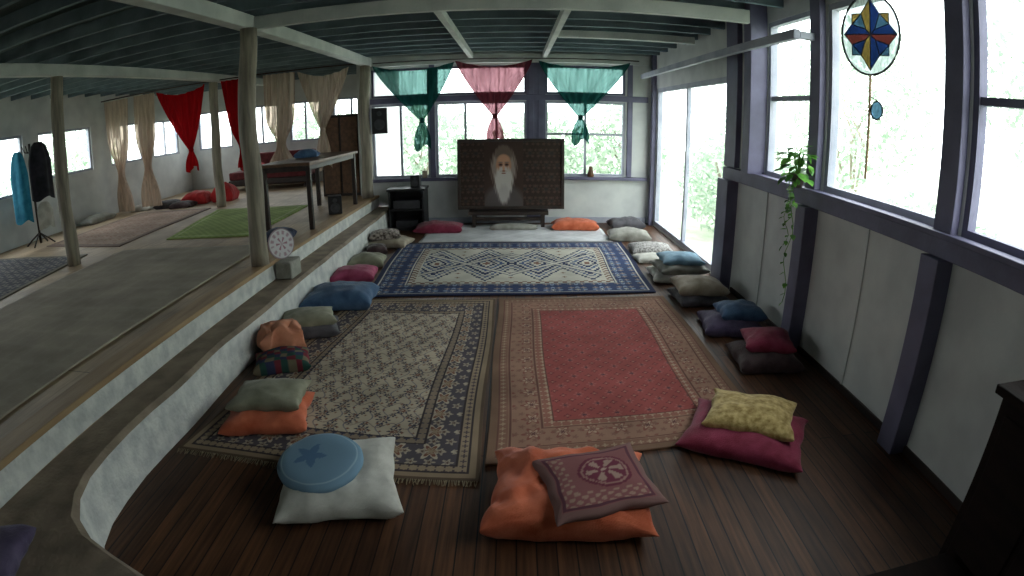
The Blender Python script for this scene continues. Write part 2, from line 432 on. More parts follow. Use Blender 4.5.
def rug_beige(X, Y, W, H):
    C = np.zeros(X.shape + (3,)); cream = (184, 170, 150); blue = (60, 60, 76); brown = (120, 80, 66); tan = (150, 132, 110); ltb = (112, 110, 120)
    C[:] = cream
    d = edge_d(X, Y, W, H)
    # field: vines + palmettes
    w = np.abs(np.sin(2 * np.pi * (X + .03 * np.sin(2 * np.pi * Y / .22)) / .22)); put(C, w < .12, ltb)
    w = np.abs(np.sin(2 * np.pi * (Y + .03 * np.sin(2 * np.pi * X / .19)) / .26)); put(C, w < .11, (128, 114, 108))
    f, i, j, lx, ly = flower(X, Y, .22, .13, .055, 8); put(C, f < 1, blue); put(C, f < .62, cream); put(C, f < .42, brown); put(C, f < .18, cream)
    f, i, j, lx, ly = flower(X + .055, Y + .065, .11, .13, .026, 5, rot=1.); put(C, f < 1, blue); put(C, f < .45, tan)
    f, i, j, lx, ly = flower(X + .02, Y + .03, .073, .087, .013, 4); put(C, f < 1, brown)
    # borders
    def band(a, b_): return (d >= a) & (d < b_)
    put(C, d < .40, tan); 
    m = band(.34, .40); f, *_ = flower(X, Y, .06, .06, .022, 4, False); put(C, m, (136, 120, 104)); put(C, m & (f < 1), blue)
    m = band(.13, .34); put(C, m, (84, 78, 84)); f, *_ = flower(X, Y + .05, .21, .21, .09, 6, False); put(C, m & (f < 1), cream); put(C, m & (f < .7), brown); put(C, m & (f < .4), tan)
    f, *_ = flower(X + .1, Y, .105, .105, .038, 5); put(C, m & (f < 1), (162, 150, 134)); put(C, m & (f < .4), (90, 70, 64))
    m = band(.07, .13); put(C, m, tan); f, *_ = flower(X, Y, .05, .05, .02, 4, False); put(C, m & (f < 1), (80, 70, 74))
    for a in (.06, .125, .335, .395): put(C, band(a, a + .012), (60, 52, 54))
    put(C, band(.02, .06), (140, 122, 100)); put(C, d < .02, (92, 76, 62))
    return C

def rug_red(X, Y, W, H):
    C = np.zeros(X.shape + (3,)); rose = (152, 78, 74); tan = (150, 118, 98); cream = (172, 146, 124); dk = (116, 58, 60)
    d = edge_d(X, Y, W, H)
    C[:] = rose
    f, i, j, lx, ly = flower(X, Y, .11, .07, .028, 4); put(C, f < 1, dk); put(C, f < .5, (168, 112, 98))
    f, i, j, lx, ly = flower(X + .055, Y + .035, .22, .14, .04, 6); put(C, f < 1, (166, 98, 90)); put(C, f < .5, (96, 62, 68))
    def band(a, b_): return (d >= a) & (d < b_)
    put(C, d < .40, tan)
    m = band(.34, .40); put(C, m, (144, 98, 84)); f, *_ = flower(X, Y, .06, .06, .024, 4, False); put(C, m & (f < 1), cream)
    m = band(.14, .32); put(C, m, (148, 114, 96)); f, *_ = flower(X, Y, .18, .18, .076, 6, False); put(C, m & (f < 1), (128, 82, 72)); put(C, m & (f < .65), cream); put(C, m & (f < .35), (106, 72, 68))
    f, *_ = flower(X, Y, .08, .08, .024, 5); put(C, m & (f < 1), (130, 96, 82))
    m = band(.05, .12); put(C, m, (132, 98, 82)); f, *_ = flower(X, Y, .055, .055, .02, 4, False); put(C, m & (f < 1), (162, 138, 114))
    for a in (.05, .125, .32, .395): put(C, band(a, a + .012), (106, 72, 64))
    put(C, d < .05, (120, 94, 76))
    return C

def rug_blue(X, Y, W, H):
    C = np.zeros(X.shape + (3,)); navy = (38, 50, 84); cream = (190, 186, 174); brown = (122, 92, 80); blue = (70, 88, 124)
    d = edge_d(X, Y, W, H)
    C[:] = cream
    # field: rows of interlocking stepped lozenges
    px = .62; cyf = H / 2; st = .03
    Xq = np.floor(X / st) * st; Yq = np.floor(Y / st) * st
    lx = np.abs(((Xq - W / 2) / px) % 1 - .5) * px
    ly = np.abs(Yq - cyf)
    m = lx / .31 + ly / .52
    for lo_, hi_, c_ in ((.0, .16, brown), (.16, .30, cream), (.30, .44, navy), (.44, .56, cream), (.56, .70, blue), (.70, .86, cream), (.86, 1.02, navy), (1.14, 1.24, blue), (1.40, 1.50, navy)):
        put(C, (m >= lo_) & (m < hi_), c_)
    f, *_ = flower(X - W / 2 + px / 2, Y, px, .18, .032, 4, False); put(C, (m > 1.55) & (f < 1), brown)
    # big crossing diagonals
    for cx in (W * .33, W * .67):
        dd = np.abs(np.abs(X - cx) * .9 - np.abs(Y - cyf)); ins = np.abs(X - cx) < .56
        put(C, ins & (dd < .055), navy); put(C, ins & (dd < .034), cream)
    def band(a, b_): return (d >= a) & (d < b_)
    put(C, d < .48, navy)
    m = band(.40, .48); put(C, m, brown); s_ = ((X * 20).astype(int) + (Y * 20).astype(int)) % 2 == 0; put(C, m & s_, cream)
    m = band(.08, .38); put(C, m, (48, 62, 96)); f, *_ = flower(X, Y, .27, .27, .11, 4, False, amp=.45); put(C, m & (f < 1), (124, 138, 160)); put(C, m & (f < .6), navy); put(C, m & (f < .3), cream)
    f, *_ = flower(X + .135, Y + .135, .135, .135, .036, 4, False); put(C, m & (f < 1), (140, 128, 124))
    for a in (.06, .375, .475): put(C, band(a, a + .015), cream)
    put(C, d < .05, (34, 42, 70))
    return C

vgrid('persian_rug', [(-2.07, 2.46), (-.20, 2.34), (-.20, 5.33), (-1.70, 5.33)], 1.87, 2.95, 400, 620, rug_beige, 0.012, M_rug, fringe=True)
vgrid('red_persian_rug', [(-.17, 2.50), (1.58, 2.74), (1.56, 5.42), (-.17, 5.34)], 1.78, 2.85, 370, 580, rug_red, 0.012, M_rug)
vgrid('blue_geometric_rug', [(-1.60, 5.43), (1.50, 5.55), (1.58, 7.98), (-1.70, 7.95)], 3.15, 2.5, 560, 460, rug_blue, 0.014, M_rug)
def plain(c1, c2, s=30):
    def f(X, Y, W, H):
        C = np.zeros(X.shape + (3,)); C[:] = c1; m = (np.sin(X * s) * np.sin(Y * s) > .2); C[m] = c2
        return C
    return f
vgrid('altar_floor_mat', [(-1.45, 8.05), (1.45, 8.05), (1.40, 9.35), (-1.40, 9.35)], 2.9, 1.3, 60, 30, plain((206, 206, 208), (198, 198, 202)), 0.01, M_rug)
P0 = PZ + 0.01
vgrid('grey_carpet', [(-4.75, 0.2), (-2.78, 0.2), (-2.82, 5.75), (-5.0, 5.75)], 2.1, 5.5, 120, 300, plain((172, 162, 148), (162, 152, 138), 160), P0, M_rug)
def rug_green(X, Y, W, H):
    C = np.zeros(X.shape + (3,)); C[:] = (150, 168, 98)
    m = np.sin(X * 40) * np.sin(Y * 40) > 0; C[m] = (130, 152, 84); d = edge_d(X, Y, W, H); C[(d > .1) & (d < .14)] = (172, 184, 132)
    return C
vgrid('green_rug', [(-4.65, 6.3), (-3.3, 6.3), (-3.4, 8.7), (-5.2, 8.7)], 1.9, 2.5, 120, 150, rug_green, P0, M_rug)
def rug_pink(X, Y, W, H):
    C = np.zeros(X.shape + (3,)); C[:] = (172, 150, 136)
    f, *_ = flower(X, Y, .25, .25, .1, 6); C[f < 1] = (150, 114, 104); C[f < .5] = (186, 168, 150)
    d = edge_d(X, Y, W, H); C[d < .12] = (138, 120, 112); return C
vgrid('pink_rug', [(-7.2, 6.3), (-5.3, 6.0), (-5.5, 9.0), (-7.2, 9.0)], 2.2, 2.8, 120, 150, rug_pink, P0, M_rug)
def rug_dark(X, Y, W, H):
    C = np.zeros(X.shape + (3,)); C[:] = (82, 82, 90)
    f, *_ = flower(X, Y, .22, .22, .1, 6); C[f < 1] = (140, 136, 128); C[f < .55] = (60, 62, 78)
    d = edge_d(X, Y, W, H); C[d < .08] = (120, 114, 104); return C
vgrid('dark_patterned_rug', [(-7.6, 3.2), (-5.15, 3.2), (-5.55, 5.6), (-7.9, 5.6)], 2.3, 2.4, 160, 160, rug_dark, P0, M_rug)

# ------------------------------------------------------------------ cushions
def fabric(name, c, var=14, rough=0.95, scale=9):
    c = np.array(c); return mat_noise(name, np.maximum(c - var, 4), c + var, scale, rough, 0.25, 120, sheen=0.15)
F_ = dict(
 orange=fabric('orange_cotton', (196, 98, 64)), blue=fabric('blue_cotton', (62, 92, 126)), magenta=fabric('magenta_cotton', (128, 34, 62)),
 white=fabric('white_cotton', (190, 188, 180)), ltblue=fabric('light_blue_cotton', (120, 154, 176)), olive=fabric('grey_green_cotton', (134, 132, 112)),
 grey=fabric('grey_cotton', (140, 138, 130)), dgrey=fabric('charcoal_cotton', (72, 70, 76)), tan=fabric('tan_cotton', (156, 144, 126)),
 yellow=fabric('mustard_batik', (168, 144, 86), 30, scale=26), purple=fabric('purple_cotton', (76, 66, 94)), peach=fabric('peach_cotton', (196, 128, 98)),
 pink=fabric('pink_cotton', (156, 60, 94)), brown=fabric('dark_brown_cotton', (60, 42, 44)), pat=fabric('patterned_cotton', (136, 132, 130), 45, scale=38),
 multi=fabric('multicolour_print', (110, 96, 88), 60, scale=30), navy=fabric('navy_cotton', (38, 46, 72)), red=fabric('red_cotton', (176, 28, 30)), maroon=fabric('maroon_cotton', (96, 30, 34)))
M_cv = mat_vcol('printed_cushion', wear=.1)

def cushion(name, x, y, z, w, d, h, rot=0, mat=None, seed=0, tilt=(0, 0), rnd=False, cfn=None, crumple=1.0, N=34):
    vs = []; fs = []; P = []
    E = 0.42
    def pt(u, v, side):
        if rnd:
            r = max(abs(u), abs(v)); 
            if r > 0:
                l = math.hypot(u, v); uu, vv = u / l * r, v / l * r
            else: uu = vv = 0
            X = w / 2 * uu; Y = d / 2 * vv; t = (max(0, 1 - r ** 4)) ** .5
        else:
            X = w / 2 * u * (1 - .09 * (1 - v * v) * abs(u)); Y = d / 2 * v * (1 - .09 * (1 - u * u) * abs(v))
            t = (max(0, (1 - u ** 4)) * max(0, 1 - v ** 4)) ** E
            t *= 0.72 + .28 * (1 - u * u) * (1 - v * v)
        nn = noise.noise(Vector((X * 4 + seed * 7.1, Y * 4, seed))) * .22 + noise.noise(Vector((X * 13 + seed, Y * 13, 5 + seed))) * .12
        a = math.atan2(abs(v) - 1.0, abs(u) - 1.0)
        if not rnd: nn += .06 * math.sin(a * 22 + seed) * (abs(u) * abs(v)) ** 1.2
        t *= 1 + nn * crumple
        ez = h * .34
        if side > 0: Z = ez + t * h * .66 + .012 * noise.noise(Vector((X * 5, Y * 5, seed + 9))) * crumple
        else: Z = max(0.0, ez - t * h * .9)
        X += .02 * noise.noise(Vector((u * 2, v * 2, seed + 20))) * crumple; Y += .02 * noise.noise(Vector((u * 2 + 9, v * 2, seed + 20))) * crumple
        return (X, Y, Z)
    g = np.sin(np.linspace(-1, 1, N + 1) * math.pi / 2)
    top = {}; bot = {}
    for j in range(N + 1):
        for i in range(N + 1):
            top[i, j] = len(vs); vs.append(pt(g[i], g[j], 1)); P.append((g[i], g[j]))
    for j in range(N + 1):
        for i in range(N + 1):
            if i in (0, N) or j in (0, N): bot[i, j] = top[i, j]
            else: bot[i, j] = len(vs); vs.append(pt(g[i], g[j], -1)); P.append((g[i], g[j]))
    for j in range(N):
        for i in range(N):
            fs.append((top[i, j], top[i + 1, j], top[i + 1, j + 1], top[i, j + 1]))
            fs.append((bot[i, j], bot[i, j + 1], bot[i + 1, j + 1], bot[i + 1, j]))
    me = bpy.data.meshes.new(name); me.from_pydata(vs, [], fs)
    me.polygons.foreach_set('use_smooth', [True] * len(fs))
    if cfn is not None:
        P = np.array(P)
        if rnd:
            r = np.maximum(abs(P[:, 0]), abs(P[:, 1])); l = np.maximum(np.hypot(P[:, 0], P[:, 1]), 1e-6); P = P / l[:, None] * r[:, None]
        C = lin(cfn(P[:, 0], P[:, 1]))
        at = me.color_attributes.new('Col', 'FLOAT_COLOR', 'POINT')
        at.data.foreach_set('color', np.concatenate([C, np.ones((len(C), 1))], 1).astype(np.float32).ravel())
        me.materials.append(M_cv)
    else: me.materials.append(mat)
    me.update()
    o = bpy.data.objects.new(name, me); col.objects.link(o)
    o.location = (x, y, z); o.rotation_euler = (math.radians(tilt[0]), math.radians(tilt[1]), math.radians(rot))
    return o

def c_mandala(u, v):
    C = np.zeros(u.shape + (3,)); C[:] = (130, 84, 84)
    r = np.hypot(u - .15, v - .1); a = np.arctan2(v - .1, u - .15)
    fr = np.maximum(abs(u), abs(v)); C[(fr > .78) & (fr < .84)] = (92, 56, 66)
    C[(fr > .86)] = (122, 92, 88)
    C[(r < .5)] = (106, 50, 64); C[(r < .44)] = (152, 116, 108); C[(r < .4)] = (110, 52, 68)
    C[(r < .36) & (np.cos(6 * a) > .1)] = (160, 132, 120); C[r < .12] = (110, 52, 68); C[r < .06] = (170, 144, 132)
    m = (fr < .78) & (v < -.45); s_ = (np.sin(u * 26) * np.sin(v * 30) > .2); C[m & s_] = (156, 126, 112)
    m = (fr < .78) & (u < -.5); C[m & s_] = (152, 124, 110)
    return C
def c_plaid(u, v):
    C = np.zeros(u.shape + (3,)); C[:] = (50, 56, 84)
    a = np.floor((u + 1) * 4).astype(int); b_ = np.floor((v + 1) * 4).astype(int)
    C[(a + b_) % 3 == 0] = (110, 44, 54); C[(a + b_) % 3 == 1] = (44, 76, 70); C[(a * 2 + b_) % 5 == 0] = (112, 104, 84)
    return C
def c_star(u, v):
    C = np.zeros(u.shape + (3,)); C[:] = (118, 148, 170)
    u = u + .18; v = v - .05
    r = np.hypot(u, v); a = np.arctan2(v, u); k_ = np.abs(((a + .3) * 5 / (2 * np.pi)) % 1 - .5) * 2
    C[r < .17 + .26 * k_ ** 1.3] = (88, 120, 152)
    r2 = np.hypot(u - .18, v + .05); C[(r2 > .86) & (r2 < .89)] = (150, 174, 190)
    return C

K = cushion
G = 0.018   # resting height on rugs
# left row
K('floor_cushion', -1.60, 2.90, G, .58, .50, .12, 12, F_['orange'], 1); K('floor_cushion', -1.60, 2.97, .115, .50, .42, .11, 8, F_['olive'], 2, tilt=(-3, 0))
K('floor_cushion', -.92, 2.26, G, .64, .68, .15, 14, F_['white'], 3, crumple=1.3); K('round_cushion', -1.0, 2.24, .15, .46, .46, .07, 20, None, 4, rnd=True, cfn=c_star, tilt=(5, -3), crumple=.35, N=90)
K('floor_cushion', .26, 2.17, .012, .80, .66, .20, -4, F_['orange'], 5, crumple=1.8, N=50); K('printed_cushion', .38, 2.10, .165, .54, .46, .08, 14, None, 6, cfn=c_mandala, tilt=(6, 0), N=90, crumple=.8)
K('floor_cushion', 1.38, 2.66, .012, .76, .60, .13, -30, F_['magenta'], 7); K('floor_cushion', 1.42, 2.72, .12, .56, .44, .10, -28, F_['yellow'], 8, tilt=(3, 0))
K('plaid_cushion', -1.82, 3.70, G, .46, .36, .12, 22, None, 9, cfn=c_plaid, N=60); K('floor_cushion', -1.96, 3.97, .05, .40, .38, .24, 30, F_['peach'], 10, tilt=(0, 18), crumple=2.4, N=50)
K('floor_cushion', -1.84, 4.42, G, .54, .44, .10, 20, F_['dgrey'], 11); K('floor_cushion', -1.87, 4.48, .09, .50, .42, .11, 24, F_['olive'], 12)
K('floor_cushion', -1.79, 5.22, G, .74, .60, .20, 4, F_['blue'], 13)
K('floor_cushion', -1.91, 6.15, .004, .54, .44, .15, 8, F_['pink'], 14); K('floor_cushion', -1.92, 6.8, .004, .48, .40, .14, 5, F_['olive'], 15)
K('floor_cushion', -1.84, 7.9, .004, .60, .5, .13, -8, F_['tan'], 16); K('floor_cushion', -1.93, 7.9, .12, .46, .4, .12, 15, F_['multi'], 17); K('floor_cushion', -1.94, 7.4, .004, .30, .34, .14, 15, F_['brown'], 48)
K('floor_cushion', -1.25, 8.85, G, .80, .50, .15, 2, F_['magenta'], 18)
K('floor_cushion', -.03, 8.93, G, .80, .2, .09, 0, F_['grey'], 19)
K('floor_cushion', .98, 9.0, G, .78, .46, .16, -3, F_['orange'], 20); 
K('floor_cushion', 1.88, 9.18, .004, .60, .40, .18, 5, F_['dgrey'], 21)
K('floor_cushion', 1.74, 8.25, .004, .66, .48, .17, -5, F_['grey'], 22); K('floor_cushion', 1.88, 7.35, .004, .60, .48, .15, -3, F_['pat'], 23); K('floor_cushion', 1.76, 6.92, .004, .42, .3, .10, 6, F_['white'], 24)
K('floor_cushion', 1.90, 6.12, .004, .66, .56, .12, -4, F_['white'], 25); K('floor_cushion', 1.92, 6.12, .105, .60, .5, .11, 3, F_['grey'], 26); K('floor_cushion', 1.94, 6.14, .2, .52, .44, .10, -3, F_['ltblue'], 27)
K('floor_cushion', 1.91, 5.30, .004, .56, .5, .13, 4, F_['dgrey'], 28); K('floor_cushion', 1.90, 5.30, .115, .54, .48, .14, -4, F_['tan'], 29)
K('floor_cushion', 1.96, 4.48, .004, .58, .52, .14, -10, F_['purple'], 30); K('floor_cushion', 2.04, 4.50, .125, .44, .36, .12, -6, F_['blue'], 31)
K('floor_cushion', 1.97, 3.74, .004, .54, .5, .15, -5, F_['brown'], 32); K('floor_cushion', 2.0, 3.78, .135, .42, .38, .12, -15, F_['magenta'], 33)
# cushions up on the platform
K('floor_cushion', -6.35, 9.9, PZ, .60, .5, .25, 5, F_['red'], 34); K('floor_cushion', -5.75, 10.0, PZ, .5, .45, .35, 10, F_['red'], 35)
K('floor_cushion', -6.9, 9.6, PZ, .55, .45, .15, 5, F_['dgrey'], 36); K('floor_cushion', -7.5, 9.5, PZ, .55, .45, .12, 5, F_['white'], 37)
K('floor_cushion', -6.45, 9.45, PZ, .5, .4, .12, 5, F_['brown'], 51)
K('folded_blanket', -2.78, 6.05, PZ + .004, .34, .36, .14, 5, F_['navy'], 38)
K('folded_blanket', -7.9, 8.4, PZ, .4, .9, .14, 5, F_['grey'], 39)

# ------------------------------------------------------------------ altar picture
def c_portrait(X, Y, W, H):
    u = X / W * 2 - 1
    C = np.zeros(X.shape + (3,)); C[:] = (50, 38, 34)
    f, *_ = flower(X, Y, .18, .2, .08, 6); C[f < 1] = (68, 54, 46); C[f < .55] = (44, 42, 42)
    f, *_ = flower(X + .09, Y, .09, .1, .03, 5); C[f < 1] = (78, 58, 50)
    cen = (np.abs(u + .14) < .38); C[cen] = (60, 44, 38)
    x = (X - W * .43); y = Y - H * .5
    def soft(cx, cy, a, b_, c, s=.25, extra=None):
        r = np.sqrt(((x - cx) / a) ** 2 + ((y - cy) / b_) ** 2)
        if extra is not None: r = r + extra
        k_ = np.clip((1 + s / 2 - r) / s, 0, 1)[..., None]; k_ = k_ * cen[..., None]
        C[:] = C * (1 - k_) + np.array(c) * k_
    wav = .06 * np.sin(x * 90 + y * 25) + .04 * np.sin(x * 170 - y * 30)
    soft(0, -.52, .36, .34, (82, 74, 74), .3)                      # robe
    soft(0, .10, .21, .34, (134, 120, 112), .3, wav)               # long grey hair
    soft(0, .33, .14, .15, (94, 80, 72), .35)                      # dark crown
    soft(0, .14, .125, .19, (164, 118, 94), .2)                    # face
    soft(0, .25, .10, .07, (178, 132, 106), .5)                    # brow
    soft(0, -.13, .15, .27, (178, 170, 164), .3, wav)              # beard
    soft(0, -.34, .09, .16, (166, 158, 154), .5, wav)
    for s_ in (-1, 1):
        soft(s_ * .05, .155, .036, .03, (116, 80, 66), .6); soft(s_ * .05, .155, .024, .012, (44, 32, 30), .4); soft(s_ * .052, .195, .038, .010, (116, 102, 94), .5)
        soft(s_ * .028, .045, .04, .018, (164, 156, 150), .5)
    soft(0, .10, .02, .06, (186, 138, 112), .6); soft(0, .05, .026, .016, (136, 94, 78), .5)
    soft(0, .012, .036, .010, (118, 68, 62), .5)
    return C
M_pic = mat_vcol('printed_portrait', rough=.6, bump=.05, wear=.08)
pic = vgrid('framed_portrait', [(-.92, 0), (.78, 0), (.78, 1.1), (-.92, 1.1)], 1.7, 1.1, 260, 180, c_portrait, 0, M_pic, waves=0, skirt=.005)
pic.rotation_euler = (math.radians(86), 0, 0); pic.location = (0, 9.22, .34)
fb = B('frame')
for (a, c, e, g) in ((-.96, .82, -.04, 0.01), (-.96, .82, 1.09, 1.14), (-.96, -.91, .01, 1.09), (.77, .82, .01, 1.09)):
    fb.box(a, c, e, g, -.03, .02, M_dark)
fb.box(-.93, .79, 0, 1.1, -.028, -.012, M_dark)
fo = fb.build(bevel=.004); fo.parent = pic
b = B('altar_table'); b.box(-.78, .55, 9.08, 9.45, .22, .275, M_dark)
for x in (-.72, .43):
    for y in (9.11, 9.36): b.box(x, x + .06, y, y + .06, .0, .22, M_dark)
b.box(-.72, .49, 9.12, 9.15, .12, .18, M_dark); b.build(bevel=.006)

# ------------------------------------------------------------------ speakers and cabinet
b = B('audio_cabinet'); x0, x1, y0, y1 = -2.1, -1.5, 8.98, 9.45
b.box(x0, x0 + .03, y0, y1, 0, .66, M_black); b.box(x1 - .03, x1, y0, y1, 0, .66, M_black); b.box(x0 + .03, x1 - .03, y0, y1, 0.0, .04, M_black)
b.box(x0 + .03, x1 - .03, y1 - .02, y1, .04, .66, M_black); b.box(x0 - .02, x1 + .02, y0 - .02, y1, .66, .70, M_black); b.box(x0 + .03, x1 - .03, y0, y1 - .02, .33, .36, M_black)
b.box(x0 + .07, x1 - .07, y0 + .04, y1 - .06, .36, .50, M_cone); b.box(x0 + .1, x1 - .12, y0 + .05, y1 - .06, .04, .16, M_cone)
b.build(bevel=.004)
def speaker(name, x, y, z, w, d, h, rot):
    b = B(name); b.box(-w / 2, w / 2, -d / 2, d / 2, 0, h, M_black)
    def disc(cz, r):
        n = 24; vs = [(r * math.cos(2 * math.pi * i / n), -d / 2 - .006, cz + r * math.sin(2 * math.pi * i / n)) for i in range(n)] + [(r * .6 * math.cos(2 * math.pi * i / n), -d / 2 - .002, cz + r * .6 * math.sin(2 * math.pi * i / n)) for i in range(n)] + [(0, -d / 2 - .008, cz)]
        b.add(vs, [(i, (i + 1) % n, n + (i + 1) % n, n + i) for i in range(n)] + [(n + i, n + (i + 1) % n, 2 * n) for i in range(n)], M_cone)
    disc(h * .36, w * .36); disc(h * .78, w * .17)
    o = b.build(bevel=.006); o.location = (x, y, z); o.rotation_euler = (0, 0, math.radians(rot)); return o
speaker('wall_speaker', -2.28, 9.36, 1.62, .26, .22, .44, 10)
speaker('bookshelf_speaker', -2.62, 7.75, PZ + .01, .2, .2, .26, 20)
speaker('bookshelf_speaker', -1.66, 9.2, .705, .16, .16, .2, 0)

# counter on the platform edge
b = B('wooden_counter')
b.box(-3.25, -2.5, 6.5, 8.7, 1.34, 1.38, M_brown)
for (x, y) in ((-2.58, 6.55), (-2.58, 8.55), (-3.2, 6.55), (-3.2, 8.55)): b.box(x, x + .06, y, y + .06, PZ + .008, 1.34, M_dark)
b.box(-2.57, -2.53, 6.62, 8.55, 1.27, 1.34, M_dark); b.box(-3.18, -2.58, 6.56, 6.60, 1.27, 1.34, M_dark)
b.build(bevel=.006)
K('folded_blanket', -2.95, 7.6, 1.383, .34, .3, .12, 10, F_['blue'], 52)
b = B('storage_cupboard'); b.box(-3.5, -2.76, 9.75, 10.3, PZ, 2.0, M_dark)
b.box(-3.46, -3.15, 9.73, 9.75, PZ + .05, 1.95, M_brown); b.box(-3.11, -2.80, 9.73, 9.75, PZ + .05, 1.95, M_brown); b.build(bevel=.006)
# daybed along the far wall of the platform
b = B('low_daybed'); b.box(-6.5, -4.5, 11.5, 12.3, PZ + .10, PZ + .24, M_dark)
for x in (-6.45, -4.61):
    for y in (11.54, 12.2): b.box(x, x + .06, y, y + .06, PZ, PZ + .10, M_dark)
b.box(-6.48, -4.52, 11.52, 12.28, PZ + .24, PZ + .42, F_['maroon']); b.box(-6.48, -4.52, 12.1, 12.28, PZ + .42, PZ + .8, F_['maroon']); b.build(bevel=.03)
K('folded_blanket', -5.9, 11.75, PZ + .43, .5, .4, .2, 5, F_['red'], 41); K('folded_blanket', -5.0, 11.75, PZ + .43, .5, .4, .2, 5, F_['navy'], 42)

# round plaque leaning on stone block next to post
M_dec = mat_vcol('painted_plaque', rough=.5, bump=.02, wear=.05)
def plaque():
    n = 48; rings = 24; R = .155; vs = [(0, 0, 0)]; P = [(0, 0)]
    for k_ in range(1, rings + 1):
        for i in range(n):
            a = 2 * math.pi * i / n; r = R * k_ / rings; vs.append((r * math.cos(a), -.004 * (1 - (k_ / rings) ** 8), r * math.sin(a))); P.append((k_ / rings, a))
    base = len(vs)
    for i in range(n): a = 2 * math.pi * i / n; vs.append((R * math.cos(a), .014, R * math.sin(a))); P.append((1, a))
    fs = [(0, 1 + (i + 1) % n, 1 + i) for i in range(n)]
    for k_ in range(rings - 1):
        o = 1 + k_ * n
        fs += [(o + i, o + (i + 1) % n, o + n + (i + 1) % n, o + n + i) for i in range(n)]
    o = 1 + (rings - 1) * n
    fs += [(o + i, o + (i + 1) % n, base + (i + 1) % n, base + i) for i in range(n)]; fs.append(tuple(base + i for i in range(n)))
    me = bpy.data.meshes.new('round_plaque'); me.from_pydata(vs, [], fs)
    C = []
    for (r, a) in P:
        c = (206, 202, 206)
        if r > .92: c = (150, 130, 140)
        elif .6 < r < .85 and math.sin(a * 12) > 0: c = (168, 140, 152)
        elif r < .42 and math.cos(a * 6) > .1: c = (160, 120, 134)
        C.append(c)
    C = lin(np.array(C)); at = me.color_attributes.new('Col', 'FLOAT_COLOR', 'POINT')
    at.data.foreach_set('color', np.concatenate([C, np.ones((len(C), 1))], 1).astype(np.float32).ravel()); me.materials.append(M_dec)
    ob = bpy.data.objects.new('round_plaque', me); col.objects.link(ob); return ob
pl = plaque(); pl.location = (-2.36, 5.16, .665); pl.rotation_euler = (math.radians(-8), 0, math.radians(55))
b = B('stone_block'); b.box(-2.40, -2.22, 5.02, 5.3, SZ + .005, SZ + .18, M_stone); b.build(bevel=.015)

# ------------------------------------------------------------------ curtains
S_green = mat_sheer('green_sheer', (30, 84, 80), .62, (86, 118, 112)); S_red = mat_sheer('maroon_sheer', (112, 50, 60), .66, (128, 92, 98))
S_brt = mat_sheer('red_sheer', (170, 22, 28), .92, (150, 40, 40), .35); S_cream = mat_sheer('cream_sheer', (206, 188, 172), .85, (200, 184, 164), .3)
def swag(name, x0, x1, xk, zt, zk, ztail, y, mat, seed=0):
    b = B(name, smooth=True)
    def f(u, v):
        xt = x0 + (x1 - x0) * u; kx = xk + (u - .5) * .07
        e = v ** 1.25
        x = xt * (1 - e) + kx * e
        sag = .12 * math.sin(u * math.pi) * (1 - v)
        z = zt - sag * (1 - v) - (zt - zk) * v
        p = .03 * (1 - .6 * v) * math.sin(u * 40 + seed + v * 2) + .02 * math.sin(u * 17 + v * 5)
        return (x, y + p, z)
    b.grid(f, 90, 26, mat)
    b.tube([(xk, y, zk + .04), (xk, y, zk), (xk, y, zk - .05)], [.035, .05, .04], mat, 12)
    def g(u, v):
        w = .05 + .10 * math.sin(min(1, v * 1.3) * math.pi * .5)
        return (xk + (u - .5) * 2 * w, y + .03 * math.sin(u * 22 + seed) * (0.4 + v), zk - .03 - (zk - .03 - ztail) * v - .06 * math.sin(u * 7) * v)
    b.grid(g, 40, 10, mat)
    return b.build()
YC = 9.42
swag('green_sheer_curtain', -2.42, -1.0, -1.56, 2.80, 1.82, 1.34, YC, S_green, 1)
swag('maroon_sheer_curtain', -.99, .30, -.33, 2.82, 1.86, 1.42, YC, S_red, 2)
swag('green_sheer_curtain', .40, 1.94, 1.10, 2.80, 1.84, 1.42, YC, S_green, 3)
def drape(name, x0, x1, zt, zb, y, mat, pinch=None, seed=0, xb0=None, xb1=None):
    b = B(name, smooth=True)
    xb0 = x0 if xb0 is None else xb0; xb1 = x1 if xb1 is None else xb1
    def f(u, v):
        x = (x0 + (x1 - x0) * u) * (1 - v) + (xb0 + (xb1 - xb0) * u) * v
        if pinch:
            g = math.exp(-((v - pinch) / .16) ** 2) * .72; c = (x0 + x1 + xb0 + xb1) / 4; x = x * (1 - g) + c * g
        return (x, y + .045 * math.sin(u * 34 + seed + math.sin(v * 3)), zt - (zt - zb) * v)
    b.grid(f, 70, 24, mat); return b.build()
YD = 9.18
drape('cream_curtain', -8.15, -7.45, 2.80, .56, YD, S_cream, .66, 1, -7.95, -7.5)
drape('cream_curtain', -7.3, -6.75, 2.80, .62, YD, S_cream, .64, 2)
swag('red_sheer_curtain', -6.72, -5.55, -5.95, 2.80, 1.62, 1.25, YD, S_brt, 3)
drape('red_sheer_curtain', -5.2, -4.55, 2.80, 1.2, YD, S_brt, .8, 5, -4.95, -4.6)
drape('cream_curtain', -4.35, -3.75, 2.80, 1.15, YD, S_cream, .75, 6)
swag('cream_swag_curtain', -3.7, -2.75, -3.25, 2.80, 1.75, 1.1, YD, S_cream, 7)
b = B('curtain_rod', smooth=True); b.tube([(XL + .01, YD, 2.83), (-2.62, YD, 2.83)], .012, M_dark); b.build()
b = B('curtain_rod', smooth=True); b.tube([(-2.40, YC, 2.84), (2.1, YC, 2.84)], .01, M_dark); b.build()

